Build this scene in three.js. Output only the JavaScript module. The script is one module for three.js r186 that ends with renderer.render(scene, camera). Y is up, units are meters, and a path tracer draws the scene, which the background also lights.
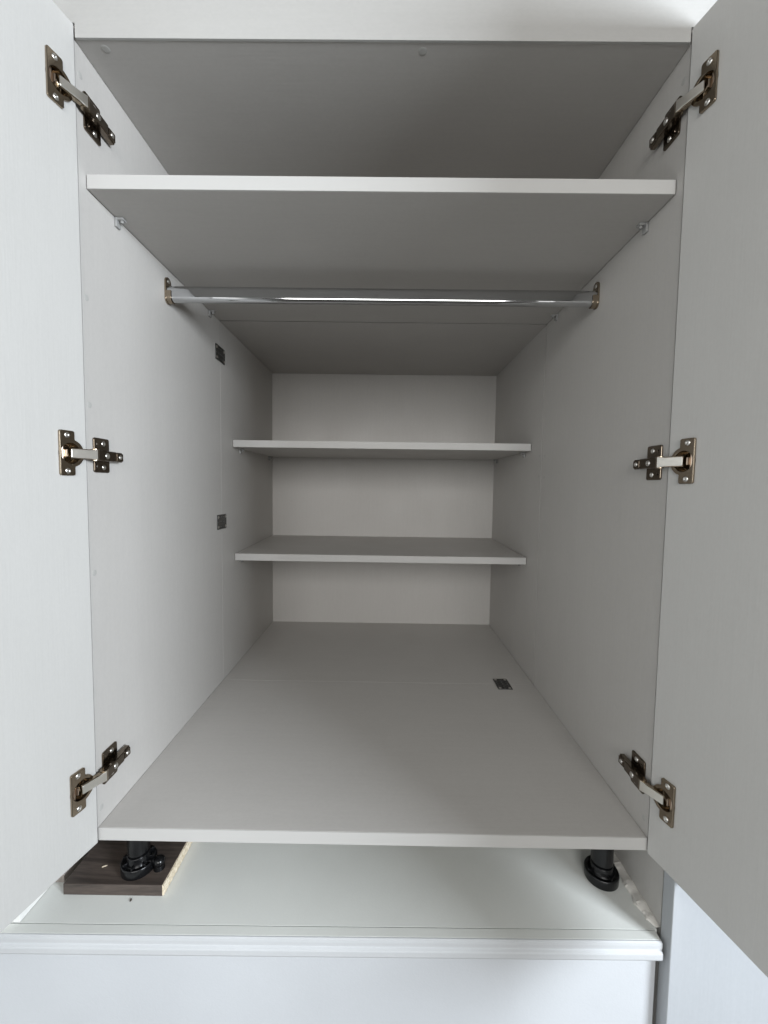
import * as THREE from 'three';
import { RoundedBoxGeometry } from 'three/addons/geometries/RoundedBoxGeometry.js';
import { mergeGeometries } from 'three/addons/utils/BufferGeometryUtils.js';
import { RectAreaLightUniformsLib } from 'three/addons/lights/RectAreaLightUniformsLib.js';

// ---------------------------------------------------------------- camera, light, exposure
const scene = new THREE.Scene();
const camera = new THREE.PerspectiveCamera(102.29, 768 / 1024, 0.02, 30);
camera.position.set(0.0142, 0.4796, 0.5454);
camera.rotation.set(-0.0607, 0.0058, 0.0136, 'YXZ');
const renderer = new THREE.WebGLRenderer({ antialias: true });
renderer.setSize(768, 1024);
renderer.toneMapping = THREE.LinearToneMapping;
renderer.toneMappingExposure = 1.0;
renderer.shadowMap.enabled = true;
RectAreaLightUniformsLib.init();
scene.background = new THREE.Color().setRGB(0.105, 0.102, 0.097);      // the dim room the cupboard opens on to
// two windows of that room, behind the photographer: one round to the right, one straight behind
const WINDOWS = [
  { x: 1.54, y: 0.74, z: 1.31, w: 0.70, h: 0.72, aim: [0, 0.45, 0], power: 65, tint: [0.865, 0.93, 1.0] },
  { x: 0.05, y: 0.98, z: 2.40, w: 1.75, h: 1.10, aim: [0, 0.6, 0], power: 7.4, tint: [0.975, 0.965, 0.95] },
];
for (const W of WINDOWS) {
  const light = new THREE.RectAreaLight(new THREE.Color().setRGB(...W.tint), W.power, W.w - 0.12, W.h - 0.12);
  light.position.set(W.x, W.y, W.z); light.lookAt(...W.aim);
  scene.add(light);
}

// ---------------------------------------------------------------- helpers
let seed = 20240611;
const rnd = () => { seed = (seed * 1664525 + 1013904223) >>> 0; return seed / 4294967296; };
const taken = {};
function numbered(n) { const k = taken[n] = (taken[n] ?? -1) + 1; return k ? `${n}_${String(k).padStart(3, '0')}` : n; }
function thing(name, label, category, group) {
  const o = new THREE.Group(); o.name = numbered(name); o.userData = { label, category };
  if (group) o.userData.group = group;
  scene.add(o); return o;
}
function part(name, geo, mat, parent, label) {
  const m = new THREE.Mesh(geo, mat); m.name = name; m.castShadow = m.receiveShadow = true;
  if (label) m.userData.label = label;
  parent.add(m); return m;
}
function solo(name, geo, mat, label, category, kind) {
  const m = new THREE.Mesh(geo, mat); m.name = numbered(name); m.castShadow = m.receiveShadow = true;
  m.userData = label ? { label, category } : {};
  if (kind) m.userData.kind = kind;
  scene.add(m); return m;
}
// uv in metres from the dominant axis of the normal; v runs along the grain ('y', 'z' or 'x')
function metreUV(g, grain = 'y') {
  const p = g.attributes.position, n = g.attributes.normal, uv = new Float32Array(p.count * 2), o = [rnd() * 3, rnd() * 3];
  const ax = { x: 0, y: 1, z: 2 }, get = (a, i) => (a === 0 ? p.getX(i) : a === 1 ? p.getY(i) : p.getZ(i));
  for (let i = 0; i < p.count; i++) {
    const a = [Math.abs(n.getX(i)), Math.abs(n.getY(i)), Math.abs(n.getZ(i))];
    const d = a.indexOf(Math.max(...a)), gr = ax[grain];
    const rest = [0, 1, 2].filter((k) => k !== d);
    const v = rest.includes(gr) ? gr : rest[1], u = rest.find((k) => k !== v);
    uv[2 * i] = get(u, i) + o[0]; uv[2 * i + 1] = get(v, i) + o[1];
  }
  g.setAttribute('uv', new THREE.BufferAttribute(uv, 2)); return g;
}
function box(x0, x1, y0, y1, z0, z1, r = 0.0008, grain = 'y') {
  const g = new RoundedBoxGeometry(x1 - x0, y1 - y0, z1 - z0, 2, r);
  g.translate((x0 + x1) / 2, (y0 + y1) / 2, (z0 + z1) / 2);
  return metreUV(g, grain);
}
function flip(g) {
  const ix = g.index;
  if (ix) { const a = ix.array; for (let i = 0; i < a.length; i += 3) [a[i + 1], a[i + 2]] = [a[i + 2], a[i + 1]]; return g; }
  for (const k in g.attributes) {
    const at = g.attributes[k], s = at.itemSize, a = at.array;
    for (let i = 0; i < at.count; i += 3) for (let c = 0; c < s; c++) { const q = (i + 1) * s + c, w = (i + 2) * s + c; [a[q], a[w]] = [a[w], a[q]]; }
  }
  return g;
}
function flat(g) { return g.index ? g.toNonIndexed() : g; }
const V = (x, y, z) => new THREE.Vector3(x, y, z);
// place a geometry given its own x, y, z axes in the world
function basis(g, A, B, N, O) {
  const m = new THREE.Matrix4().makeBasis(A, B, N).setPosition(O);
  g.applyMatrix4(m); if (m.determinant() < 0) flip(g);
  return g;
}
function shapeOf(pts) { const s = new THREE.Shape(); pts.forEach(([a, b], i) => (i ? s.lineTo(a, b) : s.moveTo(a, b))); s.closePath(); return s; }
function roundRect(a0, a1, b0, b1, r) {
  const s = new THREE.Shape();
  s.moveTo(a0 + r, b0); s.lineTo(a1 - r, b0); s.absarc(a1 - r, b0 + r, r, -Math.PI / 2, 0); s.lineTo(a1, b1 - r); s.absarc(a1 - r, b1 - r, r, 0, Math.PI / 2);
  s.lineTo(a0 + r, b1); s.absarc(a0 + r, b1 - r, r, Math.PI / 2, Math.PI); s.lineTo(a0, b0 + r); s.absarc(a0 + r, b0 + r, r, Math.PI, Math.PI * 1.5);
  return s;
}
function hole(s, a, b, r) { const h = new THREE.Path(); h.absarc(a, b, r, 0, Math.PI * 2, true); s.holes.push(h); return s; }
function extrude(s, depth, bevel = 0.0004, curve = 8) {
  const g = new THREE.ExtrudeGeometry(s, { depth: depth - 2 * bevel, bevelEnabled: bevel > 0, bevelSize: bevel, bevelOffset: -bevel, bevelThickness: bevel, bevelSegments: 2, curveSegments: curve });
  g.translate(0, 0, bevel); return g;
}
// ---------------------------------------------------------------- procedural textures
function noiseTex(w, h, fn, srgb) {
  const d = new Uint8Array(w * h * 4);
  for (let y = 0; y < h; y++) for (let x = 0; x < w; x++) {
    const c = fn(x, y), k = (y * w + x) * 4;
    for (let i = 0; i < 3; i++) d[k + i] = Math.max(0, Math.min(255, (Array.isArray(c) ? c[i] : c) * 255));
    d[k + 3] = 255;
  }
  const t = new THREE.DataTexture(d, w, h); t.wrapS = t.wrapT = THREE.RepeatWrapping; t.magFilter = THREE.LinearFilter; t.minFilter = THREE.LinearMipmapLinearFilter; t.generateMipmaps = true;
  if (srgb) t.colorSpace = THREE.SRGBColorSpace;
  t.needsUpdate = true; return t;
}
// tileable value noise, cells nx by ny over the unit tile
function valueNoise(nx, ny) {
  const a = Float32Array.from({ length: nx * ny }, rnd), sm = (t) => t * t * (3 - 2 * t);
  return (u, v) => {
    const x = u * nx, y = v * ny, i = Math.floor(x), j = Math.floor(y), f = sm(x - i), g = sm(y - j);
    const q = (p, r) => a[(((r % ny) + ny) % ny) * nx + (((p % nx) + nx) % nx)];
    return (q(i, j) * (1 - f) + q(i + 1, j) * f) * (1 - g) + (q(i, j + 1) * (1 - f) + q(i + 1, j + 1) * f) * g;
  };
}
const S = 1024;
const n1 = valueNoise(220, 14), n2 = valueNoise(420, 40), n3 = valueNoise(60, 6), n4 = valueNoise(300, 300), n5 = valueNoise(7, 9), n6 = valueNoise(23, 19);
const grainBump = noiseTex(S, S, (x, y) => { const u = x / S, v = y / S; return 0.2 + 0.3 * n1(u, v) + 0.25 * n2(u, v) + 0.1 * n3(u, v) + 0.15 * n4(u, v); });
const orange = noiseTex(S, S, (x, y) => { const u = x / S, v = y / S; return 0.45 * n4(u, v) + 0.3 * n6(u, v) + 0.25 * n5(u, v); });
const melTone = noiseTex(S, S, (x, y) => { const u = x / S, v = y / S; return 0.915 + 0.018 * n1(u, v) + 0.016 * n2(u, v) + 0.014 * n5(u, v) + 0.013 * n6(u, v) + 0.032 * n4(u, v); });
const doorTone = noiseTex(S, S, (x, y) => { const u = x / S, v = y / S; return 0.93 + 0.025 * n4(u, v) + 0.012 * n1(u, v) + 0.009 * n2(u, v) + 0.012 * n5(u, v) + 0.012 * n6(u, v); });
const paintTone = noiseTex(S, S, (x, y) => { const u = x / S, v = y / S, k = 0.92 + 0.04 * n5(u, v) + 0.025 * n6(u, v) + 0.015 * n4(u, v); return [k, k, k * 0.995]; });
const smear = noiseTex(512, 512, (x, y) => { const u = x / 512, v = y / 512; return 0.72 + 0.18 * n5(u, v) + 0.1 * n6(u, v); });
const rep = (t, a, b) => { const c = t.clone(); c.repeat.set(a, b); c.needsUpdate = true; return c; };
function std(r, g, b, rough, o = {}) { const m = new THREE.MeshPhysicalMaterial({ roughness: rough, ...o }); m.color.setRGB(r, g, b); return m; }
const M = {};
M.door = std(0.485, 0.48, 0.463, 0.55, { map: rep(doorTone, 2.2, 1.1), bumpMap: rep(grainBump, 2.4, 1.2), bumpScale: 0.00014, roughnessMap: rep(smear, 1.5, 1.5) });
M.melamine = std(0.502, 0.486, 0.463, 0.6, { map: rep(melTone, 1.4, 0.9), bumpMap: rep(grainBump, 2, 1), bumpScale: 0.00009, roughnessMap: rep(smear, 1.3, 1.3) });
M.edge = std(0.465, 0.46, 0.445, 0.45);
M.infill = std(0.425, 0.42, 0.405, 0.5, { map: rep(melTone, 1.5, 0.9), bumpMap: rep(grainBump, 2, 1), bumpScale: 0.00012 });
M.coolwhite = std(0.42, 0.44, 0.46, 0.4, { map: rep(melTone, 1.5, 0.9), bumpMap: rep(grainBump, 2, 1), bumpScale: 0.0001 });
M.paint = std(0.68, 0.695, 0.67, 0.5, { map: rep(paintTone, 1.7, 1.7), bumpMap: rep(orange, 2, 2), bumpScale: 0.00012, roughnessMap: rep(smear, 2, 2) });
M.mould = std(0.52, 0.535, 0.55, 0.4, { map: rep(paintTone, 1.1, 1.3), bumpMap: rep(orange, 2, 2), bumpScale: 0.0001 });
M.gloss = std(0.545, 0.565, 0.59, 0.33, { map: rep(paintTone, 1.1, 1.3), bumpMap: rep(orange, 2, 2), bumpScale: 0.00012 });
M.wall = std(0.80, 0.80, 0.78, 0.85, { map: rep(paintTone, 1.3, 1.3), bumpMap: rep(orange, 3, 3), bumpScale: 0.0006 });
M.nickel = std(0.32, 0.265, 0.20, 0.2, { metalness: 1 });
M.hingebody = std(0.17, 0.14, 0.11, 0.2, { metalness: 1 });
M.bright = std(0.82, 0.79, 0.73, 0.3, { metalness: 1 });
M.link = std(0.62, 0.5, 0.4, 0.3, { metalness: 1 });
M.screw = std(0.78, 0.76, 0.72, 0.3, { metalness: 1 });
M.chrome = std(0.52, 0.525, 0.53, 0.07, { metalness: 1 });
M.zinc = std(0.13, 0.132, 0.13, 0.4, { metalness: 1 });
M.black = std(0.004, 0.0042, 0.0048, 0.24, { specularIntensity: 0.7 });
M.clear = std(0.46, 0.46, 0.45, 0.25, { transmission: 0.35, thickness: 0 });
M.cap = std(0.42, 0.415, 0.395, 0.5);
M.sealant = std(0.66, 0.64, 0.60, 0.3);
const woodN = valueNoise(5, 120), woodF = valueNoise(40, 400), woodK = valueNoise(3, 9);
const woodTex = noiseTex(512, 512, (x, y) => { const u = x / 512, v = y / 512, w = v + 0.03 * woodK(u, v); const k = 0.62 * woodN(u, w) + 0.38 * woodF(u, w); return [0.19 + 0.17 * k, 0.165 + 0.155 * k, 0.15 + 0.145 * k]; }, true);
M.darkwood = std(1, 1, 1, 0.5, { map: rep(woodTex, 2.4, 2.4), bumpMap: rep(woodTex, 2.4, 2.4), bumpScale: 0.0003 });
M.midwood = std(0.30, 0.265, 0.24, 0.6, { bumpMap: rep(woodTex, 2.4, 2.4), bumpScale: 0.0003 });
const chipN = valueNoise(180, 180), chipC = valueNoise(90, 90);
const chipTex = noiseTex(512, 512, (x, y) => { const k = 0.55 * chipN(x / 512, y / 512) + 0.45 * chipC(x / 512, y / 512); return [0.72 + 0.2 * k, 0.66 + 0.22 * k, 0.55 + 0.26 * k]; }, true);
M.chipboard = std(1, 1, 1, 0.9, { map: rep(chipTex, 4, 4), bumpMap: rep(chipTex, 4, 4), bumpScale: 0.0012 });

// ---------------------------------------------------------------- setting: the niche and the boxed-in platform
const X = 0.382, FZ = -0.4425, RZ = -0.886, TOP = 1.0294, SH = 0.861, T = 0.018, G = 0.0003;
solo('wall_back', box(-0.62, 0.46, -0.7, 1.22, -0.99, -0.93), M.wall, null, null, 'structure');
solo('added_wall_side', box(-1.16, -1.06, -1.6, 1.5, 0.0, 2.9, 0.002), M.wall, null, null, 'structure');   // unseen pale wall, added at left to throw light back on the right-hand door
solo('wall_left', box(-0.60, -0.4755, -0.1175, 1.046, -0.93, 0.0235, 0.0010), M.wall, null, null, 'structure');

const plat = thing('platform', 'boxed-in white painted platform carrying the wardrobe, with moulded front edge', 'platform');
plat.rotation.y = 0.0085;
part('top_board', box(-0.640, 0.391, -0.136, -0.118, -0.925, 0.0192, 0.0003, 'x'), M.paint, plat);
{
  part('ledge_strip', box(-0.6415, 0.3875, -0.1362, -0.1176, 0.0203, 0.0322, 0.0005, 'x'), M.paint, plat);
  const prof = [[0.0324, -0.1177], [0.0338, -0.1177], [0.0356, -0.1190], [0.0360, -0.122], [0.0360, -0.1268], [0.0346, -0.1284], [0.0350, -0.1296], [0.0374, -0.1312], [0.0380, -0.133], [0.0380, -0.1395], [0.0370, -0.1420], [0.0345, -0.1430], [0.0268, -0.1430], [0.0268, -0.1364], [0.0324, -0.1364]];
  const g = extrude(shapeOf(prof), 1.03, 0, 4); // own x = z, own y = y, own z = x
  basis(g, V(0, 0, 1), V(0, 1, 0), V(1, 0, 0), V(-0.6425, 0, 0));
  part('edge_moulding', metreUV(g, 'x'), M.mould, plat);
}
part('front_panel', box(-0.640, 0.3868, -0.72, -0.1365, 0.0086, 0.0264, 0.0008, 'x'), M.gloss, plat);

const low = thing('low_cupboard', 'white low cupboard beside the platform, under the open right-hand door', 'cupboard');
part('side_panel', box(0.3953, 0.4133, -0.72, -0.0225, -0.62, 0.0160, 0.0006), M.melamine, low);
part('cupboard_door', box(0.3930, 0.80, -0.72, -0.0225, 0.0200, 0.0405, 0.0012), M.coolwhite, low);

const headShape = shapeOf([[-0.379, TOP - 0.0008], [0.379, TOP - 0.0008], [0.379, 1.0458], [0.47, 1.0458], [0.47, 1.26], [-0.47, 1.26], [-0.47, 1.0458], [-0.379, 1.0458]]);
solo('infill_panel', metreUV(extrude(headShape, 0.0036, 0.0005).translate(0, 0, 0.0003), 'x'), M.infill, 'white header panel across the top of the wardrobe opening', 'panel');

// ---------------------------------------------------------------- the wardrobe
const w = thing('wardrobe', 'deep white built-in wardrobe with both doors open, empty shelves and chrome hanging rail', 'wardrobe');
for (const s of [-1, 1]) {
  const a = (x0, x1) => (s < 0 ? [-x1, -x0] : [x0, x1]);
  part('side_panel', box(...a(X, X + T), -T, TOP + T, FZ + 0.0004, 0, 0.0003), M.melamine, w);
  part('side_panel', box(...a(X + 0.0003 * (s + 1), X + T), -T, SH + T, RZ, FZ - (s > 0 ? 0.0048 : 0.0006), 0.0003), M.melamine, w);
}
part('bottom_panel', box(-X + G, X - G, -T, 0, FZ + 0.0004, 0, 0.0008, 'x'), M.melamine, w);
part('bottom_panel', box(-X + G, X - G, -T, -0.0003, RZ, FZ - 0.0004, 0.0008, 'x'), M.melamine, w);
part('top_panel', box(-X + G, X - G, TOP, TOP + T, FZ + 0.0004, 0, 0.0008, 'x'), M.melamine, w);
part('back_panel', box(-X + G, X - G, SH + T + 0.001, TOP - G, FZ + 0.0006, FZ + 0.0086, 0.0004), M.melamine, w);
part('back_panel', box(-X - T, X + T, -T, SH + T, RZ - 0.0085, RZ - 0.0003, 0.0004), M.melamine, w);
// shelves
part('shelf', box(-X + 0.0012, X - 0.0012, SH, SH + T, FZ + 0.006, -0.0133, 0.001, 'x'), M.melamine, w, 'wide shelf above the hanging rail');
part('shelf', box(-X + 0.0005, X - 0.0005, SH + 0.0004, SH + T, RZ, FZ - 0.0006, 0.0008, 'x'), M.melamine, w, 'top board over the rear shelves');
part('shelf', box(-X + 0.0008, X - 0.0015, 0.5944 - T, 0.5944, RZ + 0.0005, -0.5167, 0.001, 'x'), M.melamine, w, 'upper of the two short rear shelves');
const tilt = (g) => g.translate(0, -0.3003, 0.5241).rotateX(0.018).translate(0, 0.3003, -0.5241);   // the lower shelf sits a little high at the back
part('shelf', tilt(box(-X + 0.0008, X - 0.0015, 0.3003 - T, 0.3003, RZ + 0.001, -0.5241, 0.001, 'x')), M.melamine, w, 'lower of the two short rear shelves');
// iron-on edge strips along the front edges
for (const [name, x, y0, y1, z] of [['shelf', X - 0.0014, SH, SH + T, -0.0133], ['shelf', X - 0.0017, 0.5944 - T, 0.5944, -0.5167], ['shelf', X - 0.0017, 0.3003 - T, 0.3003, -0.5241], ['panel', X - G, -T, 0, 0]])
  part('edge_strip', box(-x, x, y0 + 0.0001, y1 - 0.0001, z + 0.0001, z + 0.0012, 0.0004, 'x'), M.edge, w);
// shelf supports: a plug in the side and a flat tongue with a screw under the shelf
function support(s, y, z) {
  const g = mergeGeometries([
    new RoundedBoxGeometry(0.004, 0.013, 0.010, 2, 0.001).translate(s * (X - 0.0021), y - 0.0068, z),
    new RoundedBoxGeometry(0.010, 0.0035, 0.009, 2, 0.001).translate(s * (X - 0.008), y - 0.0021, z),
    flat(new THREE.CylinderGeometry(0.0022, 0.0026, 0.004, 12).translate(s * (X - 0.009), y - 0.0052, z)),
  ]);
  part('shelf_support', g, M.clear, w);
}
for (const s of [-1, 1]) { support(s, SH, -0.072); support(s, SH, -0.384); for (const [y, z] of [[0.5764, -0.566], [0.5764, -0.84], [0.2823, -0.575]]) support(s, y, z); }
// cover caps over the fixing screws
function cap(pos, axis, r = 0.0042) {
  const g = new THREE.LatheGeometry([[0, 0.0005], [r * 0.7, 0.0005], [r * 0.93, 0.0003], [r, 0]].map(([a, b]) => new THREE.Vector2(a, b)), 20);
  g.applyQuaternion(new THREE.Quaternion().setFromUnitVectors(V(0, 1, 0), axis)); g.translate(...pos);
  part('cover_cap', g, M.cap, w);
}
for (const y of [0.9957, 0.7215, 0.5829, 0.3573, 0.0232]) cap([-X, y, -0.0075], V(1, 0, 0));
for (const y of [0.9957, 0.0200]) cap([X, y, -0.0095], V(-1, 0, 0));
for (const x of [-0.3502, 0.052]) cap([x, TOP, -0.0105], V(0, -1, 0), 0.0052);
for (const [y, z] of [[0.556, -0.425], [0.507, -0.425], [0.5585, -0.46], [0.51, -0.46]]) cap([X, y, z], V(-1, 0, 0), 0.003);

// flat steel joining plates across the seam between front and rear units
function joiner(O, A, B, N) {
  const s = roundRect(-0.0265, 0.0265, -0.0175, 0.0175, 0.002), holes = [];
  for (const a of [-0.021, -0.0105, 0, 0.0105, 0.021]) for (const b of [-0.0115, 0, 0.0115]) holes.push([a, b]);
  const screws = [[-0.021, -0.0115], [0.021, -0.0115], [-0.021, 0.0115], [0.021, 0.0115]];
  for (const [a, b] of holes) if (!screws.some((q) => q[0] === a && q[1] === b)) hole(s, a, b, 0.0024);
  const m = part('joining_plate', basis(extrude(s, 0.0016, 0.0003, 6), A, B, N, O), M.zinc, w);
  for (const [a, b] of screws) {
    const g = new THREE.LatheGeometry([[0, 0.0012], [0.0018, 0.001], [0.0032, 0.0002], [0.0034, 0]].map(([p, q]) => new THREE.Vector2(p, q)), 14);
    g.applyQuaternion(new THREE.Quaternion().setFromUnitVectors(V(0, 1, 0), N));
    g.translate(...O.clone().addScaledVector(A, a).addScaledVector(B, b).addScaledVector(N, 0.0016).toArray());
    part('screw', g, M.screw, m);
  }
}
joiner(V(-X, 0.785, -0.4415), V(0, 0, -1), V(0, 1, 0), V(1, 0, 0));
joiner(V(-X, 0.391, -0.4405), V(0, 0, -1), V(0, 1, 0), V(1, 0, 0));
joiner(V(0.305, 0, -0.441), V(0, 0, 1), V(1, 0, 0), V(0, 1, 0));

// hanging rail: oval chrome tube in two end brackets
{
  const s = new THREE.Shape(), hw = 0.0073, hh = 0.0138 - 0.0073;
  s.moveTo(hw, -hh); s.lineTo(hw, hh); s.absarc(0, hh, hw, 0, Math.PI); s.lineTo(-hw, -hh); s.absarc(0, -hh, hw, Math.PI, 2 * Math.PI);
  const g = extrude(s, 2 * X - 0.004, 0, 24);
  basis(g, V(0, 0, 1), V(0, 1, 0), V(1, 0, 0), V(-X + 0.002, 0.8165, -0.2095));
  const rail = part('hanging_rail', g, M.chrome, w);
  for (const q of [-1, 1]) {
    const b = roundRect(-0.0095, 0.0095, -0.019, 0.027, 0.009);
    const plate = basis(extrude(b, 0.003, 0.0006, 10), V(0, 0, 1), V(0, 1, 0), V(-q, 0, 0), V(q * X, 0.8185, -0.2095));
    const so = new THREE.Shape(); const r = 0.0092, k = 0.0068;
    so.moveTo(-r, 0.004); so.lineTo(-r, -k); so.absarc(0, -k, r, Math.PI, 2 * Math.PI); so.lineTo(r, 0.004); so.lineTo(r - 0.0015, 0.004); so.lineTo(r - 0.0015, -k); so.absarc(0, -k, r - 0.0015, 2 * Math.PI, Math.PI, true); so.lineTo(-r + 0.0015, 0.004); so.closePath();
    const cup = basis(extrude(so, 0.010, 0.0003, 12), V(0, 0, 1), V(0, 1, 0), V(-q, 0, 0), V(q * X - q * 0.001, 0.8165, -0.2095));
    part('rail_bracket', mergeGeometries([flat(plate), flat(cup)]), M.nickel, rail);
    const sc = new THREE.LatheGeometry([[0, 0.0015], [0.002, 0.0013], [0.0034, 0.0003], [0.0036, 0]].map(([a, c]) => new THREE.Vector2(a, c)), 14);
    sc.rotateZ(q * Math.PI / 2); sc.translate(q * (X - 0.003), 0.8385, -0.2095);
    part('screw', sc, M.screw, rail);
  }
}

// doors, swung past square
const CU = 0.0032, TH = THREE.MathUtils.degToRad(12.8), DW = 0.395, DB = -0.0185, DT = 1.0435, HINGES = [0.9565, 0.5165, 0.0755];
for (const s of [-1, 1]) {
  const E = V(s * 0.3797, 0, 0.0042), U = V(s * Math.sin(TH), 0, Math.cos(TH)), N = V(-s * Math.cos(TH), 0, Math.sin(TH)), Y = V(0, 1, 0);
  const on = (u, y, n) => E.clone().addScaledVector(U, u).addScaledVector(Y, y).addScaledVector(N, n);
  // core with the cup borings, outer skin behind it
  const core = roundRect(0, DW, DB, DT, 0.0012);
  for (const y of HINGES) hole(core, 0.0195 + CU, y, 0.0140);
  const cg = metreUV(extrude(core, 0.0135, 0.0007, 20), 'y'), sg = metreUV(extrude(roundRect(0, DW, DB, DT, 0.0012), 0.0045, 0.0007), 'y');
  sg.translate(0, 0, -0.0045);
  const dg = mergeGeometries([cg, sg]);
  basis(dg, U, Y, N, on(0, 0, -0.0135));
  part('door', dg, M.door, w, s < 0 ? 'left door, open, brightly lit' : 'right door, open, in shade');

  const door = on;
  for (const y of HINGES) {
    const on = (u, yy, n) => door(u + CU, yy, n);
    const root = new THREE.Group(); root.name = 'hinge'; w.add(root);
    // flange with the half-round rim of the cup
    const r = 0.0175, c = 0.0195, a0 = 0.0145, f = new THREE.Shape(), dy = Math.sqrt(r * r - (c - a0) ** 2), ang = Math.atan2(dy, a0 - c);
    f.moveTo(a0, -0.0255); f.absarc(a0 + 0.0025, -0.0255, 0.0025, Math.PI, 1.5 * Math.PI); f.lineTo(0.0315, -0.028); f.absarc(0.0315, -0.0255, 0.0025, -Math.PI / 2, 0); f.lineTo(0.034, 0.0255); f.absarc(0.0315, 0.0255, 0.0025, 0, Math.PI / 2); f.lineTo(a0 + 0.0025, 0.028); f.absarc(a0 + 0.0025, 0.0255, 0.0025, Math.PI / 2, Math.PI);
    f.lineTo(a0, dy); f.absarc(c, 0, r, ang, 2 * Math.PI - ang, false); f.closePath();
    hole(f, c, 0, 0.0128);
    part('cup_plate', basis(extrude(f, 0.0030, 0.0007, 16), U, Y, N, on(0, y, 0.0001)), M.nickel, root);
    const cup = new THREE.LatheGeometry([[0.0126, 0.0022], [0.0133, 0.0002], [0.0130, -0.0095], [0.0118, -0.0108], [0, -0.0108]].map(([p, q]) => new THREE.Vector2(p, q)), 28);
    cup.rotateX(Math.PI / 2); // lathe axis y -> z
    part('cup', basis(cup, U, Y, N, on(c, y, 0)), M.nickel, root);
    for (const q of [-1, 1]) screw(on(0.0245, y + q * 0.0222, 0.0029), N, root, 0.0036);
    // pin and bridge inside the cup
    const pin = new THREE.CylinderGeometry(0.0022, 0.0022, 0.022, 12); basis(pin, U, Y, N, on(0.0262, y, -0.0035));
    const lip = roundRect(0.0232, 0.0252, -0.0045, 0.0045, 0.0005);
    const lg = basis(extrude(lip, 0.004, 0.0004, 4), U, Y, N, on(0, y, -0.002));
    part('link', mergeGeometries([flat(pin), flat(lg)]), M.link, root);
    // arm from the cup to the body on the wall: channel section, built along its own axis
    const P0 = V(s * (X - 0.0128), y, 0.0005), P1 = on(0.0195, y, 0.0030);
    const along = P1.clone().sub(P0), L = along.length(); along.normalize();
    const out = V(0, 1, 0).cross(along).normalize(); if (out.dot(N) < 0) out.negate();
    const top = extrude(shapeOf([[-0.001, -0.0068], [0.003, -0.0066], [0.008, -0.0056], [L, -0.0056], [L + 0.001, -0.0046], [L + 0.001, 0.0046], [L, 0.0056], [0.008, 0.0056], [0.003, 0.0066], [-0.001, 0.0068]]), 0.0016, 0.0004, 4);
    basis(top, along, Y, out, P0.clone().addScaledVector(out, 0.0006));
    part('arm', top, M.bright, root);
    const cheeks = [];
    for (const q of [-1, 1]) cheeks.push(flat(basis(extrude(shapeOf([[-0.001, -0.0052], [L * 0.6, -0.0052], [L + 0.001, -0.0015], [L + 0.001, 0.0005], [-0.001, 0.0005]]), 0.0014, 0.0003), along, out, V(0, 1, 0), P0.clone().add(V(0, q * 0.0059 - 0.0007, 0)))));
    const kn = new THREE.CylinderGeometry(0.0050, 0.0050, 0.0152, 18); kn.translate(s * (X - 0.0098), y, -0.0015); cheeks.push(flat(kn));
    part('knuckle', mergeGeometries(cheeks.map((g) => { g.deleteAttribute('uv'); return g; })), M.nickel, root);
    // mounting plate: cross with raised centre
    const A = V(0, 0, -1), NN = V(-s, 0, 0), W0 = V(s * X, y + 0.001, 0);
    const mp = roundRect(0.0105, 0.0405, -0.0235, 0.0235, 0.003);
    for (const q of [-1, 1]) hole(mp, 0.0165, q * 0.0152, 0.0019);
    part('mounting_plate', basis(extrude(mp, 0.0026, 0.0006, 6), A, Y, NN, W0), M.hingebody, root);
    for (const q of [-1, 1]) screw(V(s * (X - 0.0026), y + 0.001 + q * 0.0162, -0.0285), NN, root, 0.0036);
    // body: tapering channel clipped over the plate, with a narrower tail
    const side = shapeOf([[0.000, 0.0055], [0.000, 0.0125], [0.004, 0.0138], [0.040, 0.0128], [0.044, 0.0112], [0.0565, 0.0105], [0.0575, 0.0092], [0.0575, 0.003], [0.012, 0.0027]]);
    const bg = extrude(side, 0.0140, 0.0012, 4);
    basis(bg, A, NN, V(0, 1, 0), V(s * X, y - 0.0070, 0));
    const body = part('body', bg, M.hingebody, root);
    // slot and raised rib on the tail
    const rib = extrude(roundRect(0.0425, 0.056, -0.0055, 0.0055, 0.0012), 0.0022, 0.0005, 4);
    basis(rib, A, Y, NN, V(s * (X - 0.0102), y, 0)); part('clip', rib, M.hingebody, root);
    screw(V(s * (X - 0.0136), y, -0.0205), NN, root, 0.0040);
    screw(V(s * (X - 0.0124), y, -0.0495), NN, root, 0.0032);
  }
}
function screw(P, N, parent, r) {
  // pan head with a cross recess cut as four lobes
  const g = new THREE.LatheGeometry([[0, 0.0004], [r * 0.28, 0.0005], [r * 0.42, 0.0013], [r * 0.75, 0.0011], [r * 0.97, 0.0004], [r, 0]].map(([a, b]) => new THREE.Vector2(a, b)), 14);
  g.applyQuaternion(new THREE.Quaternion().setFromUnitVectors(V(0, 1, 0), N)); g.translate(P.x, P.y, P.z);
  part('screw', g, M.screw, parent);
}

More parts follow.
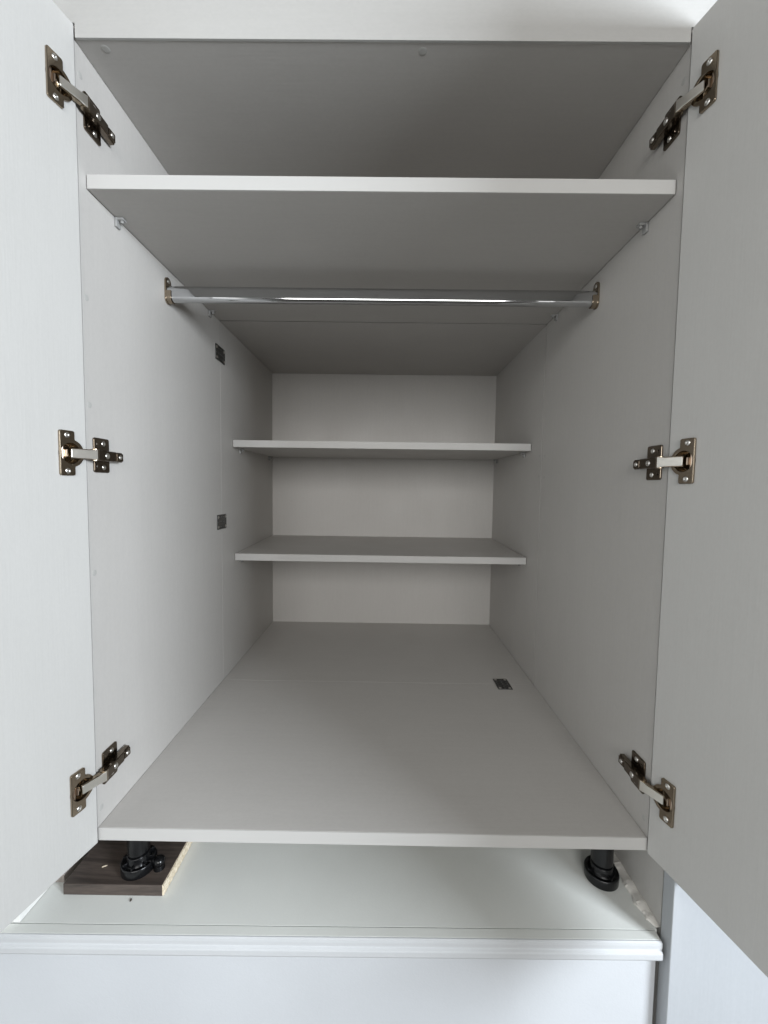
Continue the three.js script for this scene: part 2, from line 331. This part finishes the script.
// adjustable black plastic legs under the front edge
function leg(x, z, y0, turn, lug) {
  const root = new THREE.Group(); root.name = 'leg'; root.position.set(x, y0, z); root.rotation.y = turn; w.add(root);
  const h = -T - y0;
  const lathe = (pts) => new THREE.LatheGeometry(pts.map(([a, b]) => new THREE.Vector2(a, b)), 40);
  part('shaft', lathe([[0.0128, 0.010], [0.0128, 0.027], [0.0155, 0.028], [0.0158, 0.030], [0.0155, 0.032], [0.0155, h - 0.006], [0.030, h - 0.004], [0.030, h - 0.0002], [0, h - 0.0002]]), M.black, root);
  const parts = [flat(lathe([[0, 0.0003], [0.0228, 0.0003], [0.0240, 0.0014], [0.0245, 0.0130], [0.0236, 0.0150], [0.0220, 0.0154], [0.0210, 0.0135], [0.0160, 0.0135], [0.0156, 0.024], [0.0146, 0.026], [0, 0.026]]))];
  for (let k = 0; k < (lug ? 8 : 4); k++) parts.push(flat(new RoundedBoxGeometry(0.0026, 0.008, 0.008, 1, 0.0006).translate(0, 0.0145, 0.0185).rotateY(k * Math.PI / (lug ? 4 : 2))));
  part('foot', mergeGeometries(parts), M.black, root);
  if (lug) {
    const g = [flat(new THREE.SphereGeometry(0.0085, 20, 14).scale(1, 0.9, 1).translate(0.031, 0.011, 0.004)), flat(new THREE.CylinderGeometry(0.006, 0.008, 0.012, 16).translate(0.031, 0.0062, 0.004)), flat(new RoundedBoxGeometry(0.02, 0.008, 0.009, 2, 0.002).translate(0.024, 0.0115, 0.003))];
    part('foot_lug', mergeGeometries(g), M.black, root);
  }
}
const boardTop = -0.1012;
leg(0.3535, -0.0585, -0.1178, 0.2, false);
leg(-0.3535, -0.0445, boardTop, 0.1, true);

// ---------------------------------------------------------------- packing board and odds and ends on the platform
{
  const b = thing('wood_board', 'dark brown chipboard offcut lying under the left wardrobe leg', 'board');
  b.rotation.y = 0.004;
  part('veneer', box(-0.4470, -0.3035, -0.1177, boardTop, -0.165, -0.0175, 0.0006, 'z'), M.darkwood, b);
  const g = new THREE.BoxGeometry(0.0016, 0.0155, 0.146, 1, 6, 60).translate(-0.3027, -0.1095, -0.0912), p = g.attributes.position;
  for (let i = 0; i < p.count; i++) if (p.getX(i) > -0.3027) p.setX(i, p.getX(i) + (rnd() - 0.35) * 0.0014);
  g.computeVertexNormals();
  part('core_edge', metreUV(g, 'z'), M.chipboard, b, 'raw pale sawn edge of the board');
}
solo('wood_strip', box(-0.4750, -0.4600, -0.1177, -0.090, -0.2, -0.034, 0.0008, 'y'), M.midwood, 'narrow dark brown wood strip standing against the wall beside the board', 'wood strip');
{
  // lumpy bead of filler along the cupboard side
  const N1 = valueNoise(22, 22), N2 = valueNoise(60, 60), nz = 150, na = 22, pos = [], idx = [];
  for (let i = 0; i <= nz; i++) for (let j = 0; j <= na; j++) {
    const t = i / nz, z = 0.014 - t * 0.135, a = (j / na) * Math.PI / 2;
    const end = Math.min(1, t * 12) * Math.min(1, (1 - t) * 12);
    const r = (0.0085 + 0.007 * (N1(t * 0.4, 0.3) - 0.3) + 0.002 * (N1(t * 0.9, 0.7) - 0.5) + 0.0004 * (N2(t, j / na * 0.25) - 0.5) + 0.004 * Math.max(0, N2(t * 0.7, 0.1 + j / na * 0.08) - 0.72)) * (0.25 + 0.75 * end);
    pos.push(0.3953 - Math.cos(a) * Math.max(0.001, r * 1.2), -0.1178 + Math.sin(a) * Math.max(0.001, r * 0.55), z);
  }
  for (let i = 0; i < nz; i++) for (let j = 0; j < na; j++) { const q = i * (na + 1) + j; idx.push(q, q + 1, q + na + 1, q + 1, q + na + 2, q + na + 1); }
  const g = new THREE.BufferGeometry(); g.setAttribute('position', new THREE.Float32BufferAttribute(pos, 3)); g.setIndex(idx); g.computeVertexNormals();
  solo('filler_bead', g, M.sealant, 'rough lumpy bead of pale filler along the corner beside the right leg', 'filler');
}
function crumb(x, y, z, sx, sy, sz, turn, mat, label) {
  const g = new THREE.IcosahedronGeometry(1, 1), p = g.attributes.position, N = valueNoise(9, 9);
  for (let i = 0; i < p.count; i++) { const k = 0.75 + 0.5 * N(p.getX(i) * 0.4 + 0.5, p.getY(i) * 0.3 + p.getZ(i) * 0.4 + 0.5); p.setXYZ(i, p.getX(i) * k * sx, p.getY(i) * k * sy, p.getZ(i) * k * sz); }
  g.rotateY(turn); g.computeVertexNormals(); g.computeBoundingBox(); g.translate(x, y - g.boundingBox.min.y + 0.0001, z);
  solo('wood_crumb', g, mat, label, 'crumb');
}
crumb(-0.345, -0.118, -0.0095, 0.0012, 0.0008, 0.0030, 0.3, M.darkwood, 'tiny dark wood splinter on the platform in front of the board');
crumb(-0.4060, boardTop, -0.044, 0.0035, 0.0007, 0.0014, 0.5, M.chipboard, 'tiny pale wood chip lying on top of the dark board');

// ---------------------------------------------------------------- the window the daylight comes from, behind the photographer
WINDOWS.forEach((W, i) => {
  const win = thing('window', i ? 'wide two-pane window straight behind the viewer, facing the wardrobe' : 'tall two-pane window behind the viewer to the right, lighting the left door', 'window');
  win.position.set(W.x, W.y, W.z);
  win.lookAt(...W.aim);
  const glow = std(0.8, 0.8, 0.8, 0.2, { emissive: new THREE.Color().setRGB(...W.tint), emissiveIntensity: 1.0 });
  const hw = W.w / 2, hh = W.h / 2, f = 0.07;
  part('frame', mergeGeometries([flat(box(-hw, hw, hh - f, hh, -0.07, -0.006)), flat(box(-hw, hw, -hh, -hh + f, -0.07, -0.006)), flat(box(-hw, -hw + f, -hh + f + 0.0005, hh - f - 0.0005, -0.07, -0.006)), flat(box(hw - f, hw, -hh + f + 0.0005, hh - f - 0.0005, -0.07, -0.006)), flat(box(-0.035, 0.035, -hh + f + 0.0005, hh - f - 0.0005, -0.07, -0.006))]), M.gloss, win);
  part('pane', box(-hw + f + 0.001, -0.036, -hh + f + 0.001, hh - f - 0.001, -0.05, -0.044), glow, win);
  part('pane', box(0.036, hw - f - 0.001, -hh + f + 0.001, hh - f - 0.001, -0.05, -0.044), glow, win);
});
renderer.render(scene, camera);
